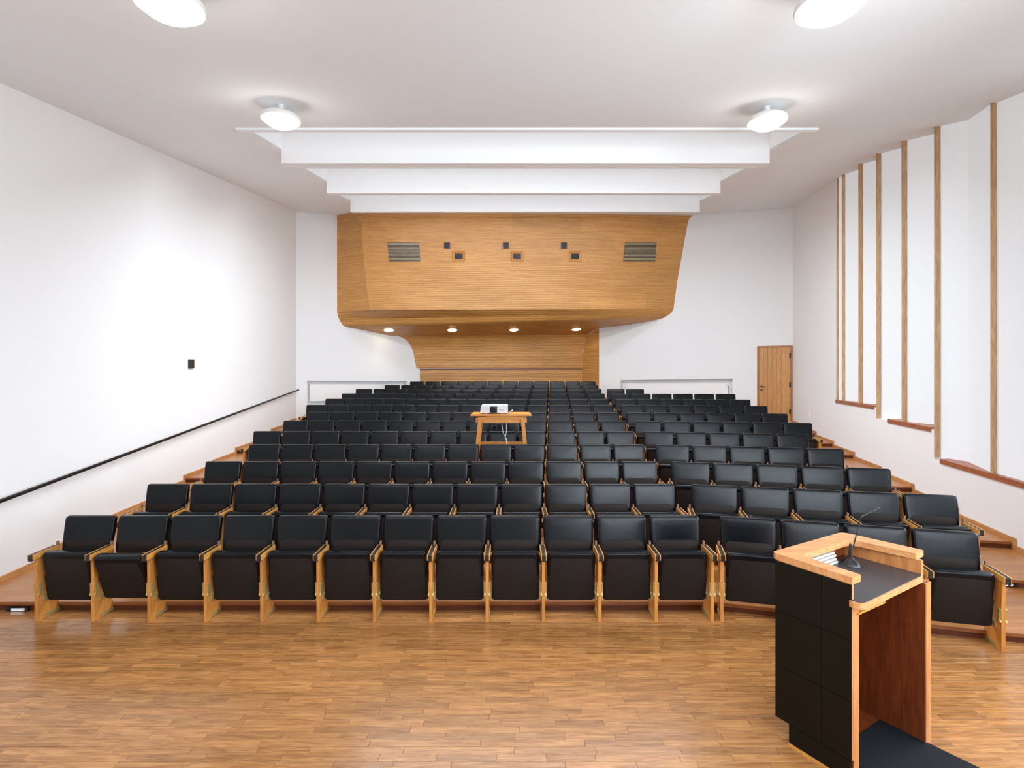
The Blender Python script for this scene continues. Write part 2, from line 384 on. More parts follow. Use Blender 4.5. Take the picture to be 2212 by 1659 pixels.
# ---- side walls
wl = MB(); H = 8.6
pl = [(leftX(-2.6), -2.6), (leftX(16.31), 16.31)]
wl.prism([pl[0], pl[1], (pl[1][0]-.15, pl[1][1]+.1), (pl[0][0]-.15, pl[0][1])], -.1, H)
wall_left = tag(wl.obj('wall_left', M['wall']), kind='structure')
wr = MB()
def rseg(d0, d1, z0, z1):
    wr.prism([(rightX(d0), d0), (rightX(d1), d1), (rightX(d1)+.45, d1+.02), (rightX(d0)+.45, d0)], z0, z1)
SA, SB = 4.917/(RX(2021)-.21)+.035, 4.917/(RX(1894.5)-.21)+.035
rseg(-2.6, SA, -.1, 1.0); rseg(SA, SB, -.1, 1.47); rseg(SB, 12.34, -.1, 1.68); rseg(12.34, 15.47, -.1, H)
wall_right = tag(wr.obj('wall_right', M['wall']), kind='structure')
wf = MB().box(-5.5, 6.2, -2.75, -2.6, -.1, 6).obj('wall_front', M['wall']); tag(wf, kind='structure')

# ---- curved reed-clad structure at the back (profiles given where it meets the oblique walls)
Rp = [(1497, 458), (1488, 474.6), (1482, 501.5), (1472.5, 555), (1463, 609), (1455, 667)]
Lc = [(767, 458), (779, 474.6), (782, 501.5), (785.5, 555), (791, 609), (799, 669)]
Rw = [at(x, y, DRp(x)) for x, y in Rp]
Lw = [at(x, y, DRp(Rp[i][0])-.85) for i, (x, y) in enumerate(Lc)]
def facept(x, y):                                # a point of the cladding face seen at column x, row y
    yy = [p[1] for p in Rp]; y2 = min(max(y, yy[0]), yy[-1])
    for i in range(5):
        if y2 <= yy[i+1]: break
    t = (y2-yy[i])/(yy[i+1]-yy[i]); R = Rw[i].lerp(Rw[i+1], t); Lq = Lw[i].lerp(Lw[i+1], t)
    k = (R.y-Lq.y)/(R.x-Lq.x); D = (Lq.y-k*Lq.x)/(1-k*RX(x))
    return at(x, y, D)
def grid(mb, rows, n=24):
    vs = []; fs = []
    for r in rows:
        for j in range(n+1): vs.append(r[0].lerp(r[1], j/n))
    for i in range(len(rows)-1):
        for j in range(n): fs.append((i*(n+1)+j, i*(n+1)+j+1, (i+1)*(n+1)+j+1, (i+1)*(n+1)+j))
    mb.add(vs, fs)
def dense(pts, k=4):                              # smooth a polyline (Catmull-Rom)
    out = []; n = len(pts)
    for i in range(n-1):
        p0, p1, p2, p3 = pts[max(i-1, 0)], pts[i], pts[i+1], pts[min(i+2, n-1)]
        for j in range(k):
            t = j/k; out.append(.5*((2*p1)+(p2-p0)*t+(2*p0-5*p1+4*p2-p3)*t*t+(3*p1-p0-3*p2+p3)*t**3))
    out.append(pts[-1]); return out
up = Vector((0, .1, .9))
wc = MB()
RwD = dense([Rw[0]+up]+Rw); LwD = dense([Lw[0]+up]+Lw)
grid(wc, list(zip(LwD, RwD)), 12)
wall_back = tag(wc.obj('wall_back', M['reed'], smooth=True), kind='structure')
# left return of the face
oL = [at(728, q[1]+(5 if i == 5 else 0), DLp(728)) for i, q in enumerate(Lc)]
lr = MB(); grid(lr, list(zip(dense([oL[0]+up*1.0]+oL), LwD)), 6)
lr.obj('left_return', M['reed'], wall_back, smooth=True)
# rounded lower edge and soffit
Ls = [oL[-1], at(730.5, 684, DLp(730.5)), at(736, 696, DLp(736)), at(746, 705.5, DLp(746)), at(777, 711.5, DLp(777)), at(838, 724, DLp(838)), at(857.6, 725, DLp(857.6))]
Rs = [Rw[-1], at(1451, 674.5, DRp(1451)), at(1443, 681, DRp(1443)), at(1422, 690, DRp(1422)), at(1353, 702, DRp(1353)), at(1294, 710, DRp(1294)), at(1269, 723, 19.75)]
sf = MB()
LsD, RsD = dense(Ls), dense(Rs)
# the top row passes through the crease so that the three surfaces join
rows = list(zip(LsD, RsD)); n = 48; vs = []; fs = []
cr_ = Lw[-1]; f0 = (cr_.x-LsD[0].x)/(RsD[0].x-LsD[0].x)
for i, (a, b) in enumerate(rows):
    wgt = max(0, 1-i/6.0)
    for j in range(n+1):
        t = j/n
        p = a.lerp(b, t)
        if wgt > 0:
            q = a.lerp(cr_+(a-LsD[0]), t/f0) if t < f0 else (cr_+(a-LsD[0])).lerp(b, (t-f0)/(1-f0))
            p = p.lerp(q, wgt)
        vs.append(p)
for i in range(len(rows)-1):
    for j in range(n): fs.append((i*(n+1)+j, i*(n+1)+j+1, (i+1)*(n+1)+j+1, (i+1)*(n+1)+j))
sf.add(vs, fs); sf.obj('soffit', M['reed'], wall_back, smooth=True)
# lower niche wall, concave
Ln = [at(857.6, 725, DLp(857.6)), at(870, 729.5, DLp(870)), at(880.6, 738, DLp(880.6)), at(888.5, 750, DLp(888.5)), at(894, 767, DLp(894)), at(899.5, 796, DLp(899.5))]
Rn = [at(1269, 723, 19.75), at(1266.5, 730, 19.8), at(1264, 740, 19.83), at(1261.5, 752, 19.85), at(1259, 767, 19.87), at(1257.5, 796, 19.9)]
nb = MB(); grid(nb, list(zip(dense(Ln), dense(Rn))), 12); nb.obj('niche_wall', M['reed'], wall_back, smooth=True)
b0, b1 = at(906, 797.5, 19.24), at(1257.5, 797, 19.93)
bb = MB(); bb.extrude([b0, b1, Vector((b1.x, b1.y, .9)), Vector((b0.x, b0.y, .9))], (0, .06, 0)); bb.obj('niche_base', M['reed'], wall_back)
lg = MB(); lg.extrude([b0+Vector((-.12, -.02, .02)), b1+Vector((.1, -.02, .02)), b1+Vector((.1, .1, .02)), b0+Vector((-.12, .1, .02))], (0, 0, -.03)); lg.obj('ledge', M['riser'], wall_back)
rt = MB(); rr_ = [at(1294, 710, DRp(1294))]+[at(1294, p, DRp(1294)) for p in (718, 728, 740, 752, 767, 796, 850)]
ri_ = [at(1294, 710, DRp(1294)).lerp(Rn[0], .02)]+Rn[:6]+[at(1257.5, 850, 19.93)]
ri_[0] = Rn[0]
grid(rt, list(zip(ri_, rr_)), 4); rt.add([p+Vector((.004, .004, 0)) for p in RsD[20:25]], [(0, 1, 2, 3, 4)]); rt.obj('right_return', M['reed'], wall_back, smooth=True)

# ---- oblique white back walls, cut along the cladding, with their heater recesses
def flat_wall(name, outer, hole, nrm, recess):
    tri = tessellate_polygon([outer, hole]); pts = outer+hole; mb = MB(); mb.add(pts, [tuple(t) for t in tri])
    m = len(hole); back = [p+nrm*recess for p in hole]
    for i in range(m): mb.quad(hole[i], hole[(i+1) % m], back[(i+1) % m], back[i])
    mb.add(back, [tuple(range(m))])
    o = mb.obj(name, M['wall']); tag(o, kind='structure'); return o
def pL(x, z): D = DLp(x); return Vector((RX(x)*D, D, z))
def pR(x, z): D = DRp(x); return Vector((RX(x)*D, D, z))
LO = [Vector((LC.x, LC.y, -.1)), pL(907, -.1), at(907, 797, DLp(907))]+dense(Ln)[::-1]+LsD[::-1][1:]+[pL(728, H), Vector((LC.x, LC.y, H))]
nl = Vector((-(pL(907, 0)-pL(640, 0)).y, (pL(907, 0)-pL(640, 0)).x, 0)).normalized()
wbl = flat_wall('wall_back_left', LO, [pL(663, 1.307), pL(879, 1.22), pL(879, 1.966), pL(663, 2.047)], nl, .22)
RO = [pR(1294, -.1), Vector((RC.x, RC.y, -.1)), Vector((RC.x, RC.y, H)), pR(1497, H)]+RwD[1:]+RsD[1:21]
nr = Vector((-(pR(1713, 0)-pR(1294, 0)).y, (pR(1713, 0)-pR(1294, 0)).x, 0)).normalized()
wbr = flat_wall('wall_back_right', RO, [pR(1340, 1.2), pR(1582, 1.2), pR(1582, 2.11), pR(1340, 2.011)], nr, .22)
# heater covers in the recesses
hc = MB(); a, b = pL(671, 1.40)+nl*.06, pL(874, 1.33)+nl*.06
hc.extrude([a, b, Vector((b.x, b.y, 1.86)), Vector((a.x, a.y, 1.93))], nl*.12)
o = hc.obj('heater_cover', M['white']); tag(o, 'white flat heater cover in the recess of the left back wall', 'heater')
hc = MB(); a, b = pR(1350, 1.3)+nr*.10, pR(1571, 1.3)+nr*.10
hc.extrude([a, b, Vector((b.x, b.y, 1.96)), Vector((a.x, a.y, 1.88))], nr*.09)
o = hc.obj('heater_cover', M['white']); tag(o, 'white flat heater panel in the recess beside the wooden door', 'heater')
pp = pR(1577, 1.2)+nr*.05
pm = MB(); pm.tube([pp, pp+Vector((0, 0, .66)), pp+Vector((-.03, 0, .72)), pp+Vector((-.12, .05, .74))], .022, 8)
o = pm.obj('heating_pipe', M['white'], smooth=True); tag(o, 'white bent heating pipe at the right end of the wall recess', 'pipe')
pp = pR(1346, 1.75)+nr*.05
o = MB().tube([pp, pp+Vector((0, 0, .16))], .03, 8).obj('heater_valve', M['white'], smooth=True); tag(o, 'small white valve at the left end of the right wall recess', 'valve')

# ---- skirting boards that follow the steps
def skirting(name, side):
    mb = MB(); ks = []
    for k in range(1, NT+1):
        Fk, Xs, Xr, Dr = front(k); ks.append(Fk if side < 0 else Dr)
    ks = [-2.6]+ks; end = 16.30 if side < 0 else 15.46
    fx = leftX if side < 0 else rightX; t = .022*(-side)
    for i, d0 in enumerate(ks):
        if d0 >= end: break
        d1 = min(ks[i+1] if i+1 < len(ks) else end, end); z = RISE*i
        def q(D, zz, off=0): return Vector((fx(D)+off, D, zz))
        mb.extrude([q(d0-.02, z), q(d1, z), q(d1, z+.055), q(d0-.02, z+.055)], (t, 0, 0))
        if i > 0: mb.extrude([q(d0-.06, z-RISE), q(d0-.0, z-RISE), q(d0-.0, z+.055), q(d0-.06, z+.055)], (t*1.2, 0, 0))
    o = mb.obj(name, M['skirt']); tag(o, kind='structure')
skirting('baseboard_left', -1); skirting('baseboard_right', 1)

# ---- tall right-hand windows: wooden fins and white blinds, sills
def wD(x): return 4.917/(RX(x)-.21)
fins = [(1808.5, 3.5, 1.71), (1820, 6, 1.71), (1856, 9, 1.71), (1894.5, 10, 1.455), (1950, 10.5, 1.50), (2021, 11, 1.04), (2143.5, 12, 1.03), (2330, 14, 1.03)]
ends = [1820, 1856, 1893.5, 1949, 2020.5, None, 2330]
for i, (x, wpx, zb) in enumerate(fins):
    D = wD(x); win = empty('window_%d' % (i+1), (rightX(D), D, zb)); tag(win, kind='structure')
    base = Vector((rightX(D), D, 0)); wd = wpx/F*D
    def W2(p): return p-Vector(win.location)
    zt = ceilz(base.x, D)+.4
    mb = MB(); mb.box(base.x-win.location.x, base.x+wd-win.location.x, -.01, .03, 0, zt-zb)
    mb.obj('wooden_fin', M['batten'], win)
    if i < len(ends):
        zbb = {0: 1.71, 1: 1.71, 2: 1.71, 3: 1.47, 4: 1.47, 5: 1.03, 6: 1.0}[i]
        s = Vector((base.x+wd*.8, D+.02, 0))
        if i == 5:
            c = Vector((RX(2091)*8.0, 8.0, 0)); e = Vector((RX(2143)*7.12, 7.12, 0))
            pts = [s, c, e+Vector((.02, .02, 0))]
        elif i == 0:
            pts = [s, Vector((RX(1820)*(wD(1820)+.15), wD(1820)+.15, 0))]
        else:
            xe = ends[i]; De = (wD(xe)+.48) if i < 6 else wD(xe)+.1
            pts = [s, Vector((RX(xe)*De, De, 0))]
        for a, b in zip(pts, pts[1:]):
            d = (b-a); n_ = Vector((d.y, -d.x, 0)).normalized()*.03
            mb = MB(); z1 = ceilz(a.x, a.y)+.4
            q = [Vector((a.x, a.y, zbb-.02)), Vector((b.x, b.y, zbb-.02)), Vector((b.x, b.y, z1)), Vector((a.x, a.y, z1))]
            if n_.x < 0: n_ = -n_
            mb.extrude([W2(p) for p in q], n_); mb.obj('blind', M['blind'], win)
        if i < 5:                                  # short plaster return between the blind and the next fin
            a = pts[-1]; Dn = wD(fins[i+1][0]); b = Vector((rightX(Dn)+.012, Dn+.03, 0)); z1 = ceilz(a.x, a.y)+.4
            q = [Vector((a.x, a.y, zbb-.02)), Vector((b.x, b.y, zbb-.02)), Vector((b.x, b.y, z1)), Vector((a.x, a.y, z1))]
            MB().extrude([W2(p) for p in q], (.03, .01, 0)).obj('window_reveal', M['wall'], win)
def sill(name, x0, x1, z):
    d0, d1 = wD(x0), wD(x1)
    mb = MB(); mb.prism([(rightX(d0)-.025, d0), (rightX(d0)+.44, d0+.05), (rightX(d1)+.44, d1), (rightX(d1)-.025, d1)], z-.055, z+.012)
    tag(mb.obj(name, M['sill']), kind='structure')
sill('trim_1', 1806, 1889, 1.70); sill('trim_2', 1919, 2012, 1.49); sill('trim_3', 2033, 2420, 1.03)

# ---- door of seven boards on the right back wall
dv = (pR(1713, 0)-pR(1294, 0)).normalized()
D0 = pR(1636, .88); door = empty('door_1', D0); tag(door, kind='structure')
dwid = (pR(1712, 0)-pR(1636, 0)).length; dh = 3.10-.88
ang = math.atan2(dv.y, dv.x); door.rotation_euler = (0, 0, ang)
# local x along the wall, y into the wall
fw = .05
MB().box(0, fw, -.03, .03, 0, dh).box(dwid-fw, dwid, -.03, .03, 0, dh).box(fw, dwid-fw, -.03, .03, dh-fw, dh).obj('door_frame', M['doorframe'], door)
bw = (dwid-2*fw)/7; bme = MB().add([(.004,.0,0),(bw-.004,0,0),(bw-.004,.03,0),(.004,.03,0),(.004,0,dh-fw-.01),(bw-.004,0,dh-fw-.01),(bw-.004,.03,dh-fw-.01),(.004,.03,dh-fw-.01)],
   [(0,3,2,1),(4,5,6,7),(0,1,5,4),(1,2,6,5),(2,3,7,6),(3,0,4,7)]).mesh('board', M['door'])
for i in range(7): link('board', bme, door, (fw+i*bw, -.022, .005))
MB().box(fw, dwid-fw, .012, .03, 0, dh-fw).obj('door_backing', M['gap'], door)
hz = 1.01
MB().lathe([(.028, 0), (.028, .012)], 16).obj('handle_rose', M['blackmetal'], door).matrix_local = Matrix.Translation((fw+.07, -.022, hz)) @ Matrix.Rotation(PI/2, 4, 'X')
MB().tube([(fw+.07, -.03, hz), (fw+.07, -.07, hz), (fw+.19, -.075, hz)], .011, 8).obj('handle', M['blackmetal'], door, smooth=True)
MB().lathe([(.026, 0), (.026, .012)], 16).obj('lock_plate', M['blackmetal'], door).matrix_local = Matrix.Translation((fw+.07, -.022, hz-.10)) @ Matrix.Rotation(PI/2, 4, 'X')
for z in (.3, 1.08, 1.93): MB().box(dwid-fw-.03, dwid-fw+.01, -.045, -.02, z-.07, z+.07).obj('hinge', M['blackmetal'], door)

# ---- things on the cladding
fv = (facept(1400, 600)-facept(850, 600)); fang = math.atan2(fv.y, fv.x)
for gx0, gx1, gb0, gb1, lab in ((837, 905, 841, 908, 'slatted ventilation grille at the left of the wooden cladding'), (1350, 1418, 1346, 1415, 'slatted ventilation grille at the right of the wooden cladding')):
    a, b = facept(gx0, 524), facept(gx1, 524); c, d = facept(gb0, 565), facept(gb1, 565)
    g = empty('ventilation_grille', (a+b+c+d)/4+Vector((0, -.02, 0))); tag(g, lab, 'vent grille', 'ventilation grilles in the cladding')
    o_ = Vector((0, -.02, 0)); L0 = Vector(g.location)
    mb = MB(); mb.extrude([p+o_-L0 for p in (a, b, d, c)], (0, .03, 0)); mb.obj('backing', M['blackmetal'], g)
    ns = 15
    for i in range(ns):
        t0 = (i+.48)/ns; t1 = (i+.84)/ns
        p = [a.lerp(c, t0), b.lerp(d, t0), b.lerp(d, t1), a.lerp(c, t1)]
        MB().extrude([q+Vector((0, -.028, 0))-L0 for q in p], (0, -.014, 0)).obj('slat', M['slatpale'], g)
for i, x in enumerate((960, 1087, 1212.5)):
    nm = ('left', 'middle', 'right')[i]
    p = [facept(x, 524.5), facept(x+11.5, 524.5), facept(x+11.5, 537), facept(x, 537)]; c0 = sum(p, Vector())/4
    g = empty('spy_window', c0); tag(g, 'small square dark window, %s one of the upper three in the cladding' % nm, 'window', 'small upper windows of the projection room')
    e = Vector((0, -.012, 0)); MB().extrude([q+e-c0 for q in p], (0, .01, 0)).obj('pane', M['glass'], g)
    fr_ = MB()
    for k in range(4):
        q0, q1 = p[k]-c0, p[(k+1) % 4]-c0; q0 = q0*1.04; q1 = q1*1.04
        fr_.bar(q0+e*1.5, q1+e*1.5, .02, .03, (0, 1, 0))
    fr_.obj('frame', M['riser'], g)
for i, x in enumerate((978.5, 1104.5, 1230)):
    nm = ('left', 'middle', 'right')[i]
    p = [facept(x, 543.3), facept(x+25, 543.3), facept(x+25, 563.7), facept(x, 563.7)]; c0 = sum(p, Vector())/4
    g = empty('projection_window', c0); tag(g, 'larger projection window in a splayed wooden frame, %s one of the lower three' % nm, 'window', 'larger lower windows of the projection room')
    inn = [c0+(q-c0)*.66 for q in p]; inn[0].z += -.02; inn[1].z += -.02
    o1 = Vector((0, -.06, 0)); o2 = Vector((0, -.006, 0)); fr_ = MB()
    for k in range(4):
        j = (k+1) % 4
        fr_.quad(p[k]+o1-c0, p[j]+o1-c0, inn[j]+o2-c0, inn[k]+o2-c0)
        fr_.quad(p[k]*1+o1-c0, p[j]+o1-c0, (c0+(p[j]-c0)*1.06)-c0, (c0+(p[k]-c0)*1.06)-c0)
    fr_.obj('frame', M['door'], g); MB().extrude([q+o2-c0 for q in inn], (0, -.003, 0)).obj('pane', M['glass'], g)

# downlights in the soffit
from mathutils.bvhtree import BVHTree
sob = [o for o in wall_back.children if o.name.startswith('soffit')][0]
bvh = BVHTree.FromPolygons([v.co for v in sob.data.vertices], [tuple(p.vertices) for p in sob.data.polygons])
eye = Vector((0, 0, CZ)); nms = ('leftmost', 'second from the left', 'third from the left', 'rightmost')
for i, (x, y) in enumerate(((840, 713), (977, 713), (1110, 712.5), (1245, 711.5))):
    d = (at(x, y, 1)-eye).normalized(); hit = bvh.ray_cast(eye, d)
    loc, nor = hit[0], hit[1]
    if nor.z > 0: nor = -nor
    g = empty('downlight', loc); tag(g, 'round glowing recessed spotlight under the cladding, %s of four' % nms[i], 'spotlight', 'spotlights in the wooden soffit')
    q = Vector((0, 0, -1)).rotation_difference(nor)
    g.rotation_mode = 'QUATERNION'; g.rotation_quaternion = q
    MB().lathe([(.165, .0), (.165, -.012), (.135, -.02)], 28).obj('rim', M['downrim'], g, smooth=True)
    MB().lathe([(.132, -.01), (.12, -.028), (.06, -.036), (.001, -.038)], 28).obj('bulb', M['down'], g, smooth=True)
    l = bpy.data.lights.new('downlight_glow', 'SPOT'); l.energy = 9; l.spot_size = 1.9; l.spot_blend = .6; l.color = (1, .82, .55); l.shadow_soft_size = .1
    lo = bpy.data.objects.new('downlight_glow', l); COL.objects.link(lo); lo.parent = g; lo.location = (0, 0, -.06)

# ------------------------------------------------------------------ tip-up chairs
PITCH = .545
hw = .238
# side panel (profile in y, z)
spm = MB(); prof = [(0, 0), (.245, 0), (.245, .10), (.17, .24), (.17, .52), (.235, .58), (.235, .615), (-.005, .615), (0, .4)]
spm.extrude([(-.015, y, z) for y, z in prof], (.03, 0, 0)); side_me = spm.mesh('side_panel', M['chairwood'])
am = MB()
def armslice(x0, x1, z0, z1, y0=-.06, y1=.235): am.extrude([(x0, y0, z0), (x0, y0, z1), (x0, y1, z1+.004), (x0, y1, z0+.006)], (x1-x0, 0, 0))
armslice(-.028, -.018, .612, .664); armslice(.018, .028, .612, .664)
arm_me = am.mesh('armrest', M['armwood'])
am = MB(); armslice(-.0181, .0181, .604, .661, -.067, .225); inlay_me = am.mesh('inlay', M['inlay'])
sup = MB(); sup.box(-.009, .009, .235, .26, .56, .70); sup_me = sup.mesh('back_support', M['support'])
fpm = MB(); fpm.box(.015, .02, .075, .25, .004, .042).box(-.02, -.015, .075, .25, .004, .042); foot_me = fpm.mesh('foot_plate', M['brass'])
hg = MB(); arc = [(.04, .255), (.05, .275), (.05, .335), (.045, .365), (.06, .375), (.085, .36), (.09, .27), (.07, .25)]
for s_ in (1, -1): hg.extrude([(s_*.0155, y-.045, z) for y, z in arc], (s_*.013, 0, 0)); hg.extrude([(s_*.016, .05, .19), (s_*.016, .14, .19), (s_*.016, .14, .235), (s_*.016, .05, .235)], (s_*.02, 0, 0))
hinge_me = hg.mesh('hinge', M['brass'])
# seat, folded up: underside shell to the front, cushion behind it; meshes centred on the seat, hinge axis at z=.30
def tilt(p): return (p[0], p[1]+.055-(p[2]-.30)*.14, p[2])
shp = roundpoly([(-.215, .178), (.215, .178), (.212, .42), (.198, .602), (-.198, .602), (-.212, .42)], [.004, .004, .05, .02, .02, .05])
shell_me = MB().pad(shp, 0, .016, .004, 0, 2).mesh('seat_shell', M['shell'], 35, tilt)
low = MB().box(-.232, .232, .010, .05, .185, .425).mesh('seat_base', M['shell'], False, tilt)
cus = roundpoly([(-hw+.006, .415), (hw-.006, .415), (hw, .6), (hw-.012, .663), (-hw+.012, .663), (-hw, .6)], [.01, .01, .03, .03, .03, .03])
cushion_me = MB().pad(cus, .002, .112, .036, 0, 5).mesh('seat', M['leather'], 60, tilt)
# backrest
def lean(p): return (p[0], p[1]+.245+(p[2]-.62)*.19-(.004*math.cos(p[0]/.26*PI/2) if p[1] < .03 else 0)+.006, p[2])
bk = roundpoly([(-.243, .575), (.243, .575), (.256, .80), (.254, .932), (-.254, .932), (-.256, .80)], [.02, .02, .1, .03, .03, .1])
back_me = MB().pad(bk, 0, .062, .022, .0015, 4).mesh('backrest', M['leather'], 60, lean)
ins = roundpoly([(-.222, .585), (.222, .585), (.205, .705), (-.205, .705)], [.004, .004, .045, .045], 6)
def lean2(p): q = lean((p[0], 0, p[2])); return (q[0], q[1]-.007+p[1], q[2])
ins_me = MB().pad(ins, 0, .03, .003, 0, 2).mesh('lumbar_panel', M['shell'], 35, lean2)

proto = {}
def make_chair(loc, rz, pitch, last, extra_tilt=0):
    r = empty('tip_up_chair', loc, rz); c = pitch/2; k = (pitch-.545)*.5
    sx = 1+(pitch-.545)/.545*.9
    link('side_panel', side_me, r); a = link('armrest', arm_me, r); link('inlay', inlay_me, a)
    link('foot_plate', foot_me, r); link('hinge', hinge_me, r); link('back_support', sup_me, r)
    if last:
        link('side_panel', side_me, r, (pitch, 0, 0)); a = link('armrest', arm_me, r, (pitch, 0, 0)); link('inlay', inlay_me, a)
        link('foot_plate', foot_me, r, (pitch, 0, 0)); link('hinge', hinge_me, r, (pitch, 0, 0)); link('back_support', sup_me, r, (pitch, 0, 0))
    s = link('seat', cushion_me, r, (c, 0, 0), scale=(sx, 1, 1)); link('seat_shell', shell_me, s); link('seat_base', low, s)
    if extra_tilt:
        piv = Vector((c, .06, .30))
        s.matrix_local = Matrix.Translation(piv) @ Matrix.Rotation(extra_tilt, 4, 'X') @ Matrix.Diagonal((sx, 1, 1, 1)) @ Matrix.Translation(-Vector((0, .06, .30)))
    b = link('backrest', back_me, r, (c, 0, 0), scale=(sx, 1, 1)); link('lumbar_panel', ins_me, b)
    return r
ORD = ['first', 'second', 'third', 'fourth', 'fifth', 'sixth', 'seventh', 'eighth', 'ninth', 'tenth', 'eleventh', 'twelfth', 'thirteenth', 'fourteenth']
NL = [9, 9, 9, 9, 10, 10, 10, 11, 11, 11, 11, 10, 9]
D1 = 5.146
for k in range(13):
    z = RISE*k; Dk = D1+1.1*k; Xs = .305+.084*k; n = NL[k]+3
    for j in range(n):
        X = Xs+(j-NL[k])*PITCH
        et = math.radians(13) if (k == 0 and j == 1) else random.uniform(-.012, .012)
        r = make_chair((X, Dk, z), 0, PITCH, j == n-1, et)
        lab = 'black folding chair, %s from the left in the %s row of the middle block' % (ORD[j], ORD[k])
        if k == 0 and j == 1: lab = 'black folding chair with half tipped seat, second from left in the front row'
        tag(r, lab, 'chair', 'tip-up chairs of the middle block')
CA = [14, 12, 11.5, 10, 9, 8.3, 7.5, 7, 6.5, 6, 5.5]
CP = [.57, .578, .572, .575, .575, .576, .58, .583, .585, .585, .585]
NR = [4, 5, 5, 5, 5, 6, 6, 6, 6, 6, 2]
for k in range(11):
    a = math.radians(CA[k]); o = Vector((2.03+.085*k, D1+1.1*k, RISE*k)); p = CP[k]
    for j in range(NR[k]):
        pos = o+Vector((math.cos(a), -math.sin(a), 0))*p*j
        r = make_chair(pos, -a, p, j == NR[k]-1, random.uniform(-.012, .012))
        tag(r, 'black folding chair, %s from the left in the %s row of the right block' % (ORD[j], ORD[k]), 'chair', 'tip-up chairs of the right block')

# ------------------------------------------------------------------ lectern
P1 = Vector((1.752, 3.534)); u = Vector((.5145, -.857)); v = Vector((.857, .5145))
def q2(s, t): return tuple(P1+u*s+v*t)            # s towards the speaker, t to the right
lec = empty('lectern', (P1.x, P1.y, 0)); tag(lec, 'oak lectern with black tiled sides, dark desk top and raised rim', 'lectern')
def LM(poly, z0, z1, name, m, parent=None, smooth=False):
    mb = MB().prism(poly, z0, z1); o = mb.obj(name, m, parent or lec, smooth, lambda p: (p[0]-P1.x, p[1]-P1.y, p[2])); return o
lo_ = lambda s0, s1, t0, t1: [q2(s0, t0), q2(s1, t0), q2(s1, t1), q2(s0, t1)]
SL = .4736
LM(lo_(.006, SL, .006, .022), .14, 1.18, 'side_panel', M['lecwoodz'])
LM(lo_(.03, SL-.002, .022, .078), .14, 1.05, 'side_lining', M['lecred'])
LM(lo_(.11, SL-.002, .022, .078), .0, .14, 'plinth_lining', M['lecred'])
LM(lo_(SL-.002, SL+.002, .0225, .080), .0, 1.045, 'end_strip', M['lecwoodz'])
LM(lo_(0, .03, .03, .80), .14, 1.18, 'front_panel', M['lecred'])
LM([q2(-.004, .0), q2(-.004, .82), q2(0, .82), q2(0, .0)], .14, 1.18, 'front_facing', M['lecblack'])
# right wing, slightly splayed
R0 = Vector((2.465, 3.955)); R1 = Vector((2.748, 3.503)); wd_ = (R1-R0).normalized(); wn = Vector((wd_.y, -wd_.x)); 
if wn.dot(-v) < 0: wn = -wn
LM([tuple(R0), tuple(R1), tuple(R1+wn*.012), tuple(R0+wn*.012)], .0, 1.05, 'wing_facing', M['lecwoodz'])
LM([tuple(R0+wn*.012), tuple(R1+wn*.012), tuple(R1+wn*.070), tuple(R0+wn*.052)], .0, 1.05, 'wing', M['lecred'])
R2 = R1-wd_*.035
LM([tuple(R0), tuple(R2), tuple(R2+wn*.03), tuple(R0+wn*.03+Vector((0, -.02)))], 1.05, 1.18, 'wing_upper', M['lecwoodz'])
LM([tuple(R1-wd_*.0), tuple(R1+wd_*.008), tuple(R1+wd_*.008+wn*.072), tuple(R1+wn*.072)], .0, 1.05, 'end_strip', M['lecwoodz'])
# black tiles of the left side: two columns, three rows, and the plinth
seam = [.142, .492, .849, 1.178]
for (s0, s1) in ((0, .2985), (.3015, SL-.001)):
    for z0, z1 in zip(seam, seam[1:]):
        LM(lo_(s0, s1, -.002, .006), z0+.0015, z1-.0015, 'tile', M['lecblack'])
LM(lo_(.09, SL-.01, .0, .02), .022, .139, 'plinth', M['lecblack'])
LM(lo_(.0905, .1095, .02, .74), .0, .139, 'plinth_front', M['lecblack'])
LM(lo_(.0, .11, .025, .74), .1395, .15, 'underside', M['lecblack'])
LM(lo_(.088, SL-.008, -.004, .02), 0, .02, 'plinth_strip', M['armwood'])
LM(lo_(.11, SL-.02, .078, .78), 0, .010, 'base_board', M['lecred'])
# raised rim
cap = [(2.0025, 3.131), (1.742, 3.571), (2.482, 4.004), (2.788, 3.602), (2.687, 3.536), (2.434, 3.831), (1.905, 3.51), (2.083, 3.176)]
capr = roundpoly(cap, [.006, .035, .05, .012, .008, .06, .05, .006], 5)
LM(capr, 1.18, 1.22, 'rim', M['lecwood'])
# desk
desk = [(1.985, 3.16), (1.99, 3.115), (2.02, 3.086), (2.062, 3.092), (2.700, 3.492), (2.716, 3.522), (2.47, 3.88), (1.81, 3.50)]
LM(roundpoly(desk, [.0, .01, .01, .02, .02, .01, 0, 0]), 1.05, 1.087, 'desk', M['lecwood'])
dsk2 = [(1.995, 3.165), (1.998, 3.12), (2.024, 3.095), (2.062, 3.101), (2.692, 3.498), (2.705, 3.524), (2.46, 3.88), (1.81, 3.50)]
LM(roundpoly(dsk2, [.0, .01, .01, .02, .02, .01, 0, 0]), 1.0872, 1.091, 'desk_surface', M['desktop'])
LM([(2.05, 3.148), (2.32, 3.308), (2.31, 3.325), (2.04, 3.165)], .992, 1.004, 'shelf_rail', M['armwood'])
# floor mat
m0 = Vector((2.55, 3.69)); md = Vector((.56, -.83)).normalized(); mn = Vector((-.857, -.5145))
mm = MB().prism([tuple(m0), tuple(m0+md*1.5), tuple(m0+md*1.5+mn*.60), tuple(m0+mn*.60)], .0105, .017)
o = mm.obj('floor_mat', M['mat']); tag(o, 'black rubber floor mat reaching under the lectern', 'mat')
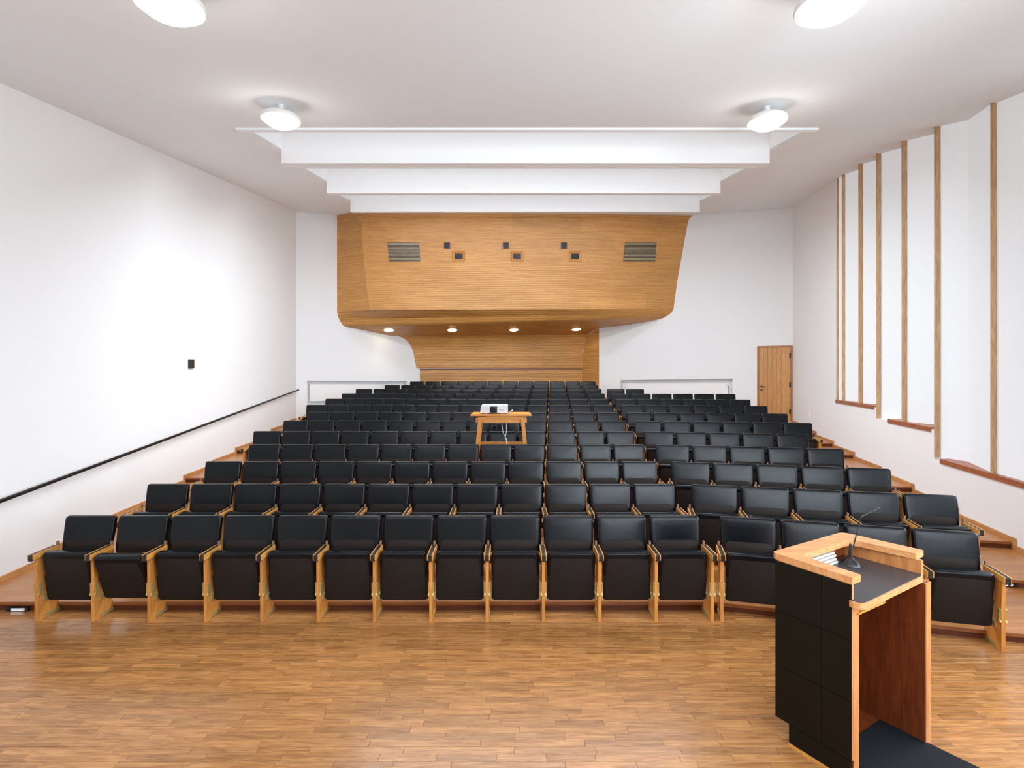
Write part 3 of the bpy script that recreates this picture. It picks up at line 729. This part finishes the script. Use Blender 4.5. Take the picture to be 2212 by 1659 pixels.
# slim white folders
for i in range(4):
    off = .004*random.uniform(-1, 1); s0, s1, t0, t1 = .034, .098+off+.004*(3-i), .30-.012*i, .545-.012*(i % 2)-.01*i*0
    g = MB().prism(lo_(s0, s1, t0, t1), 1.0915+.0205*i, 1.0915+.0205*i+.014)
    g.prism(lo_(s0, s1-.02, t0, t1-.012), 1.0915+.0205*i+.014, 1.0915+.0205*i+.0205)
    o = g.obj('white_folder', M['paper'])
    tag(o, 'slim white folder in the lectern stack, %s' % ('lowest of the four', 'second from the bottom', 'third from the bottom', 'topmost of the four')[i], 'folder', 'white folders stacked on the lectern')
# microphone
mc = Vector((2.352, 3.70, 1.091)); mic = empty('microphone', mc); tag(mic, 'black gooseneck microphone standing on the lectern desk', 'microphone')
MB().lathe([(.072, 0), (.071, .006), (.06, .018), (.04, .032), (.022, .042), (.014, .05), (.001, .051)], 28).obj('base', M['plastic'], mic, smooth=True)
MB().lathe([(.013, .045), (.011, .12), (.008, .14)], 14).obj('stem', M['plastic'], mic, smooth=True)
tip = at(1903, 1094.5, 3.72)-mc; kn = at(1858, 1118, 3.70)-mc; k0 = at(1843, 1180, 3.70)-mc
pts = dense([Vector((0, 0, .13)), k0, kn+Vector((-.004, 0, -.03)), kn+Vector((.014, 0, .008)), kn.lerp(tip, .6)], 5)
MB().tube(pts, .0042, 8).obj('gooseneck', M['plastic'], mic, smooth=True)
MB().tube([kn.lerp(tip, .58), kn.lerp(tip, .8), tip], [.0042, .006, .005], 8).obj('capsule', M['plastic'], mic, smooth=True)
MB().lathe([(.011, 0), (.011, .004), (.001, .005)], 14, (.035, -.02, .022)).obj('button', M['support'], mic)

# ------------------------------------------------------------------ projector on its table
zf = RISE*4; TD = 9.02
tb = empty('projector_table', (at(1083, 899, TD).x, TD, zf)); tag(tb, 'tall wooden table with splayed legs standing between the seat rows', 'table')
X0 = tb.location.x; ztop = at(1083, 894.5, TD).z
def tb_l(p): return (p[0]-X0, p[1]-TD, p[2]-zf)
xl, xr = at(1016.5, 0, TD).x, at(1148, 0, TD).x
MB().add([(xl, TD, ztop-.002), (xr, TD, ztop-.002), (xr-.03, TD+.46, ztop-.002), (xl+.03, TD+.46, ztop-.002), (xl, TD, ztop-.034), (xr, TD, ztop-.034), (xr-.03, TD+.46, ztop-.034), (xl+.03, TD+.46, ztop-.034)],
  [(0,1,2,3),(7,6,5,4),(0,4,5,1),(1,5,6,2),(2,6,7,3),(3,7,4,0)]).obj('table_top', M['tablewood'], tb, fn=tb_l)
ax0, ax1 = at(1027.5, 0, TD+.05).x, at(1138, 0, TD+.05).x; za = at(0, 914, TD+.05).z
ap = [(ax0, za+.01), (ax0+.06, za), (ax1-.06, za), (ax1, za+.01)]+[(ax1+(ax0-ax1)*t, za+.085+.05*math.sin(PI*t)) for t in [i/12 for i in range(13)]]
MB().extrude([(x, TD+.05, z) for x, z in ap], (0, .025, 0)).obj('apron', M['tablewood'], tb, fn=tb_l)
MB().extrude([(x, TD+.38, z) for x, z in ap], (0, .025, 0)).obj('apron', M['tablewood'], tb, fn=tb_l)
def legx(xt, xb, y0): 
    zt_ = za+.075; a = at(xt, 905, TD).x; sl = (at(xb, 960, TD).x-a)/(at(0, 905, TD).z-at(0, 960, TD).z)
    b = a+sl*(zt_-zf)
    return MB().bar((a, y0, zt_), (b, y0+(.0), zf), .062, .05, (0, 1, 0))
for (xt, xb) in ((1037, 1031.5), (1129, 1134.5)):
    for yy in (TD+.025, TD+.42): legx(xt, xb, yy).obj('leg', M['tablewood'], tb, fn=tb_l)
zc_ = at(0, 957, TD+.42).z
MB().bar((at(1033, 0, TD+.4).x, TD+.42, zc_), (at(1133, 0, TD+.4).x, TD+.42, zc_), .03, .045).obj('stretcher', M['tablewood'], tb, fn=tb_l)
for xx in (at(1032, 0, TD).x, at(1133.5, 0, TD).x): MB().bar((xx, TD+.02, zc_-.05), (xx, TD+.42, zc_-.05), .03, .045).obj('stretcher', M['tablewood'], tb, fn=tb_l)
# projector
PD = TD+.06; px0, px1 = at(1037, 0, PD).x, at(1097, 0, PD).x; pz0 = ztop+.012; pz1 = at(0, 873.5, PD).z
pj = empty('projector', ((px0+px1)/2, PD, ztop)); tag(pj, 'white video projector with black lens on the wooden table', 'projector')
pf = lambda p: (p[0]-pj.location.x, p[1]-PD, p[2]-ztop)
pz1 = pz0+.135
MB().extrude([(x, PD, z) for x, z in roundpoly([(px0, pz0), (px1, pz0), (px1, pz1), (px0+.02, pz1)], [.01, .01, .015, .02])], (0, .33, 0)).obj('body', M['projwhite'], pj, 30, pf)
MB().box(at(1058, 0, PD).x, at(1074, 0, PD).x, PD-.006, PD+.01, pz0+.004, pz1-.022).obj('lens_recess', M['plastic'], pj, fn=pf)
lx = at(1065.7, 0, PD).x; lz = (pz0+pz1)/2-.008
lm = MB().lathe([(.052, 0), (.052, .012), (.04, .014), (.036, .006), (.001, .008)], 26); lo2 = lm.obj('lens', M['glass'], pj, smooth=True)
lo2.matrix_local = Matrix.Translation((lx-pj.location.x, -.006, lz-ztop)) @ Matrix.Rotation(PI/2, 4, 'X')
for i in range(8):
    z = pz0+.02+i*.012; MB().box(at(1040, 0, PD).x, at(1056, 0, PD).x, PD-.003, PD+.003, z, z+.005).obj('vent_slat', M['projgrey'], pj, fn=pf)
for x in (px0+.1, px1-.1): MB().box(x-.012, x+.012, PD+.03, PD+.06, ztop-.0015, pz0).obj('foot', M['projgrey'], pj, fn=pf)
cu = bpy.data.curves.new('lettering', 'FONT'); cu.body = 'EPSON'; cu.size = .026; cu.extrude = .0006; cu.align_x = 'CENTER'
to = bpy.data.objects.new('tmp', cu); COL.objects.link(to); dg = bpy.context.evaluated_depsgraph_get()
tm = bpy.data.meshes.new_from_object(to.evaluated_get(dg)); bpy.data.objects.remove(to); tm.materials.clear(); tm.materials.append(M['ink'])
lt = link('lettering', tm, pj, (at(1082.5, 0, PD).x-pj.location.x, -.0015, .06), (PI/2, 0, 0))
# cables
c1 = [at(1098, 891, TD+.3), at(1101, 889.5, TD+.26), at(1104, 888, TD+.2), at(1107, 886, TD+.16)]
o = MB().tube(dense(c1), .008, 6).obj('plug_cable', M['cable'], smooth=True); tag(o, 'short pale cable sticking up beside the projector', 'cable')
a_ = Vector((at(1082, 0, TD+.28).x, TD+.28, ztop-.04)); b_2 = at(1094, 957, TD+.3)
o = MB().tube(dense([a_, at(1086, 930, TD+.28), at(1091, 944, TD+.28), at(1096, 960, TD+.32), Vector((at(1096, 0, TD+.32).x, TD+.32, zf+.01))]), .006, 6).obj('cable', M['cable'], smooth=True)
tag(o, 'thin white cable hanging under the table, curving from the left', 'cable', 'cables hanging under the table')
o = MB().tube(dense([Vector((at(1093, 0, TD+.24).x, TD+.24, ztop-.04)), at(1094, 930, TD+.24), at(1091.5, 946, TD+.24), at(1094, 960, TD+.22), Vector((at(1093, 0, TD+.22).x, TD+.22, zf+.01))]), .006, 6).obj('cable', M['cable'], smooth=True)
tag(o, 'thin white cable hanging straight down under the table', 'cable', 'cables hanging under the table')

# ------------------------------------------------------------------ ceiling lamps
lamps = [(-2.87, 6.61, 'round white ceiling lamp at the far left, beside the first roof opening'), (3.20, 6.68, 'round white ceiling lamp at the far right, near the first roof opening'),
         (-2.51, 3.90, 'round white ceiling lamp cut off by the top edge, left one'), (2.34, 3.92, 'round white ceiling lamp cut off by the top edge, right one')]
for X, D, lab in lamps:
    zc = ceilz(X, D); g = empty('ceiling_lamp', (X, D, zc)); tag(g, lab, 'lamp', 'round lamps under the ceiling'); h = -.155
    MB().lathe([(.035, .02), (.035, -.10), (.05, -.105)], 20).obj('stem', M['lampshell'], g, smooth=True)
    MB().lathe([(.04, h+.055), (.13, h+.048), (.20, h+.025), (.235, h-.005), (.24, h-.03), (.232, h-.045), (.222, h-.045)], 40).obj('shade', M['lampshell'], g, smooth=True)
    MB().lathe([(.226, h-.035), (.215, h-.055), (.185, h-.066)], 40).obj('diffuser_ring', M['lampglow2'], g, smooth=True)
    MB().lathe([(.182, h-.05), (.176, h-.085), (.14, h-.098), (.135, h-.098), (.13, h-.112), (.06, h-.12), (.001, h-.121)], 40).obj('diffuser', M['lampglow'], g, smooth=True)
    l = bpy.data.lights.new('lamp_light', 'POINT'); l.energy = 4; l.shadow_soft_size = .18; l.color = (1, .96, .9)
    lo = bpy.data.objects.new('lamp_light', l); COL.objects.link(lo); lo.parent = g; lo.location = (0, 0, h-.32)

# ------------------------------------------------------------------ handrail, wall fittings, step lights
hr = empty('handrail', (leftX(5)+.08, 5, 0)); tag(hr, 'black handrail climbing along the white left wall', 'handrail')
def hpt(x, y):
    r = RX(x); D = (-5.14+.08)/(r+.09); return Vector((leftX(D)+.08, D, CZ-(y-HY)*D/F))
h0, h1 = hpt(0, 1083), hpt(645, 842)
dirv = (h0-h1).normalized(); h00 = h0+dirv*1.6
hf = lambda p: (p[0]-hr.location.x, p[1]-hr.location.y, p[2])
MB().tube([h00, h1], .022, 12).obj('rail', M['rail'], hr, True, hf)
for x in (-60, 119, 252, 348, 424, 484, 535, 575, 608):
    t = None
    D = (-5.06)/(RX(x)+.09); f_ = (D-h1.y)/(h00.y-h1.y); p = h1.lerp(h00, f_)
    MB().tube([p+Vector((0, 0, -.015)), p+Vector((0, 0, -.06)), p+Vector((-.03, 0, -.08)), Vector((leftX(p.y)+.004, p.y, p.z-.08))], .006, 6).obj('bracket', M['white'], hr, True, hf)
D = 10.0; o = MB().extrude([(leftX(D-.09)+.03, D-.09, CZ+.155-.17), (leftX(D+.09)+.03, D+.09, CZ+.155-.17), (leftX(D+.09)+.03, D+.09, CZ+.150), (leftX(D-.09)+.03, D-.09, CZ+.150)], (-.03, 0, 0)).obj('wall_switch_box', M['darkbox'])
tag(o, 'small dark brown box on the white left wall above the handrail', 'switch box')
Ds = wD(1748); o = MB().extrude([(rightX(Ds-.05)-.01, Ds-.05, 1.05), (rightX(Ds+.05)-.01, Ds+.05, 1.05), (rightX(Ds+.05)-.01, Ds+.05, 1.22), (rightX(Ds-.05)-.01, Ds-.05, 1.22)], (.01, 0, 0))
o.v = [(x, y, z+(at(1748, 893, Ds).z-1.135)) for x, y, z in o.v]
o = o.obj('power_socket', M['switch']); tag(o, 'small white power socket low on the right wall near the door', 'socket')
def steplight(x0, x1, yt, yb, D, lab, ang=0):
    a = at(x0, yt, D); b = at(x1, yb, D); g = empty('step_light', ((a.x+b.x)/2, D, (a.z+b.z)/2), ang); tag(g, lab, 'step light', 'lights set in the risers')
    W_ = (b.x-a.x)/2; H_ = (a.z-b.z)/2
    MB().box(-W_, W_, -.012, .012, -H_, H_).obj('housing', M['plastic'], g)
    for zz in (.35, -.45): MB().box(-W_*.48, W_*.5, -.017, -.012, (zz-.18)*H_, (zz+.18)*H_).obj('led_strip', M['led'], g)
    o = MB().lathe([(H_*.8, 0), (H_*.8, .006), (H_*.35, .008)], 20).obj('sensor', M['switch'], g)
    o.matrix_local = Matrix.Translation((W_*.62, -.012, 0)) @ Matrix.Rotation(PI/2, 4, 'X')
steplight(15, 62, 1311.5, 1319.8, 5.375, 'black step light with glowing strips in the first step at the left')
a = math.radians(RANG[1]); Fk, Xs, Xr, Dr = front(2); t = (5.32-Xs)/math.cos(a); Dst = Fk-math.sin(a)*t-.02
g0 = at(2196, 1267, Dst)
def sl2():
    g = empty('step_light', (Xs+math.cos(a)*t, Dst, RISE*1+.032), -a); tag(g, 'black step light with glowing strips in the second step at the right', 'step light', 'lights set in the risers')
    W_, H_ = .115, .02
    MB().box(-W_, W_, -.0, .02, -H_, H_).obj('housing', M['plastic'], g)
    for zz in (.35, -.45): MB().box(-W_*.75, W_*.2, -.005, .0, (zz-.18)*H_, (zz+.18)*H_).obj('led_strip', M['led'], g)
    o = MB().lathe([(H_*.8, 0), (H_*.8, .006), (H_*.35, .008)], 20).obj('sensor', M['switch'], g)
    o.matrix_local = Matrix.Translation((W_*.45, -.0, 0)) @ Matrix.Rotation(PI/2, 4, 'X')
sl2()
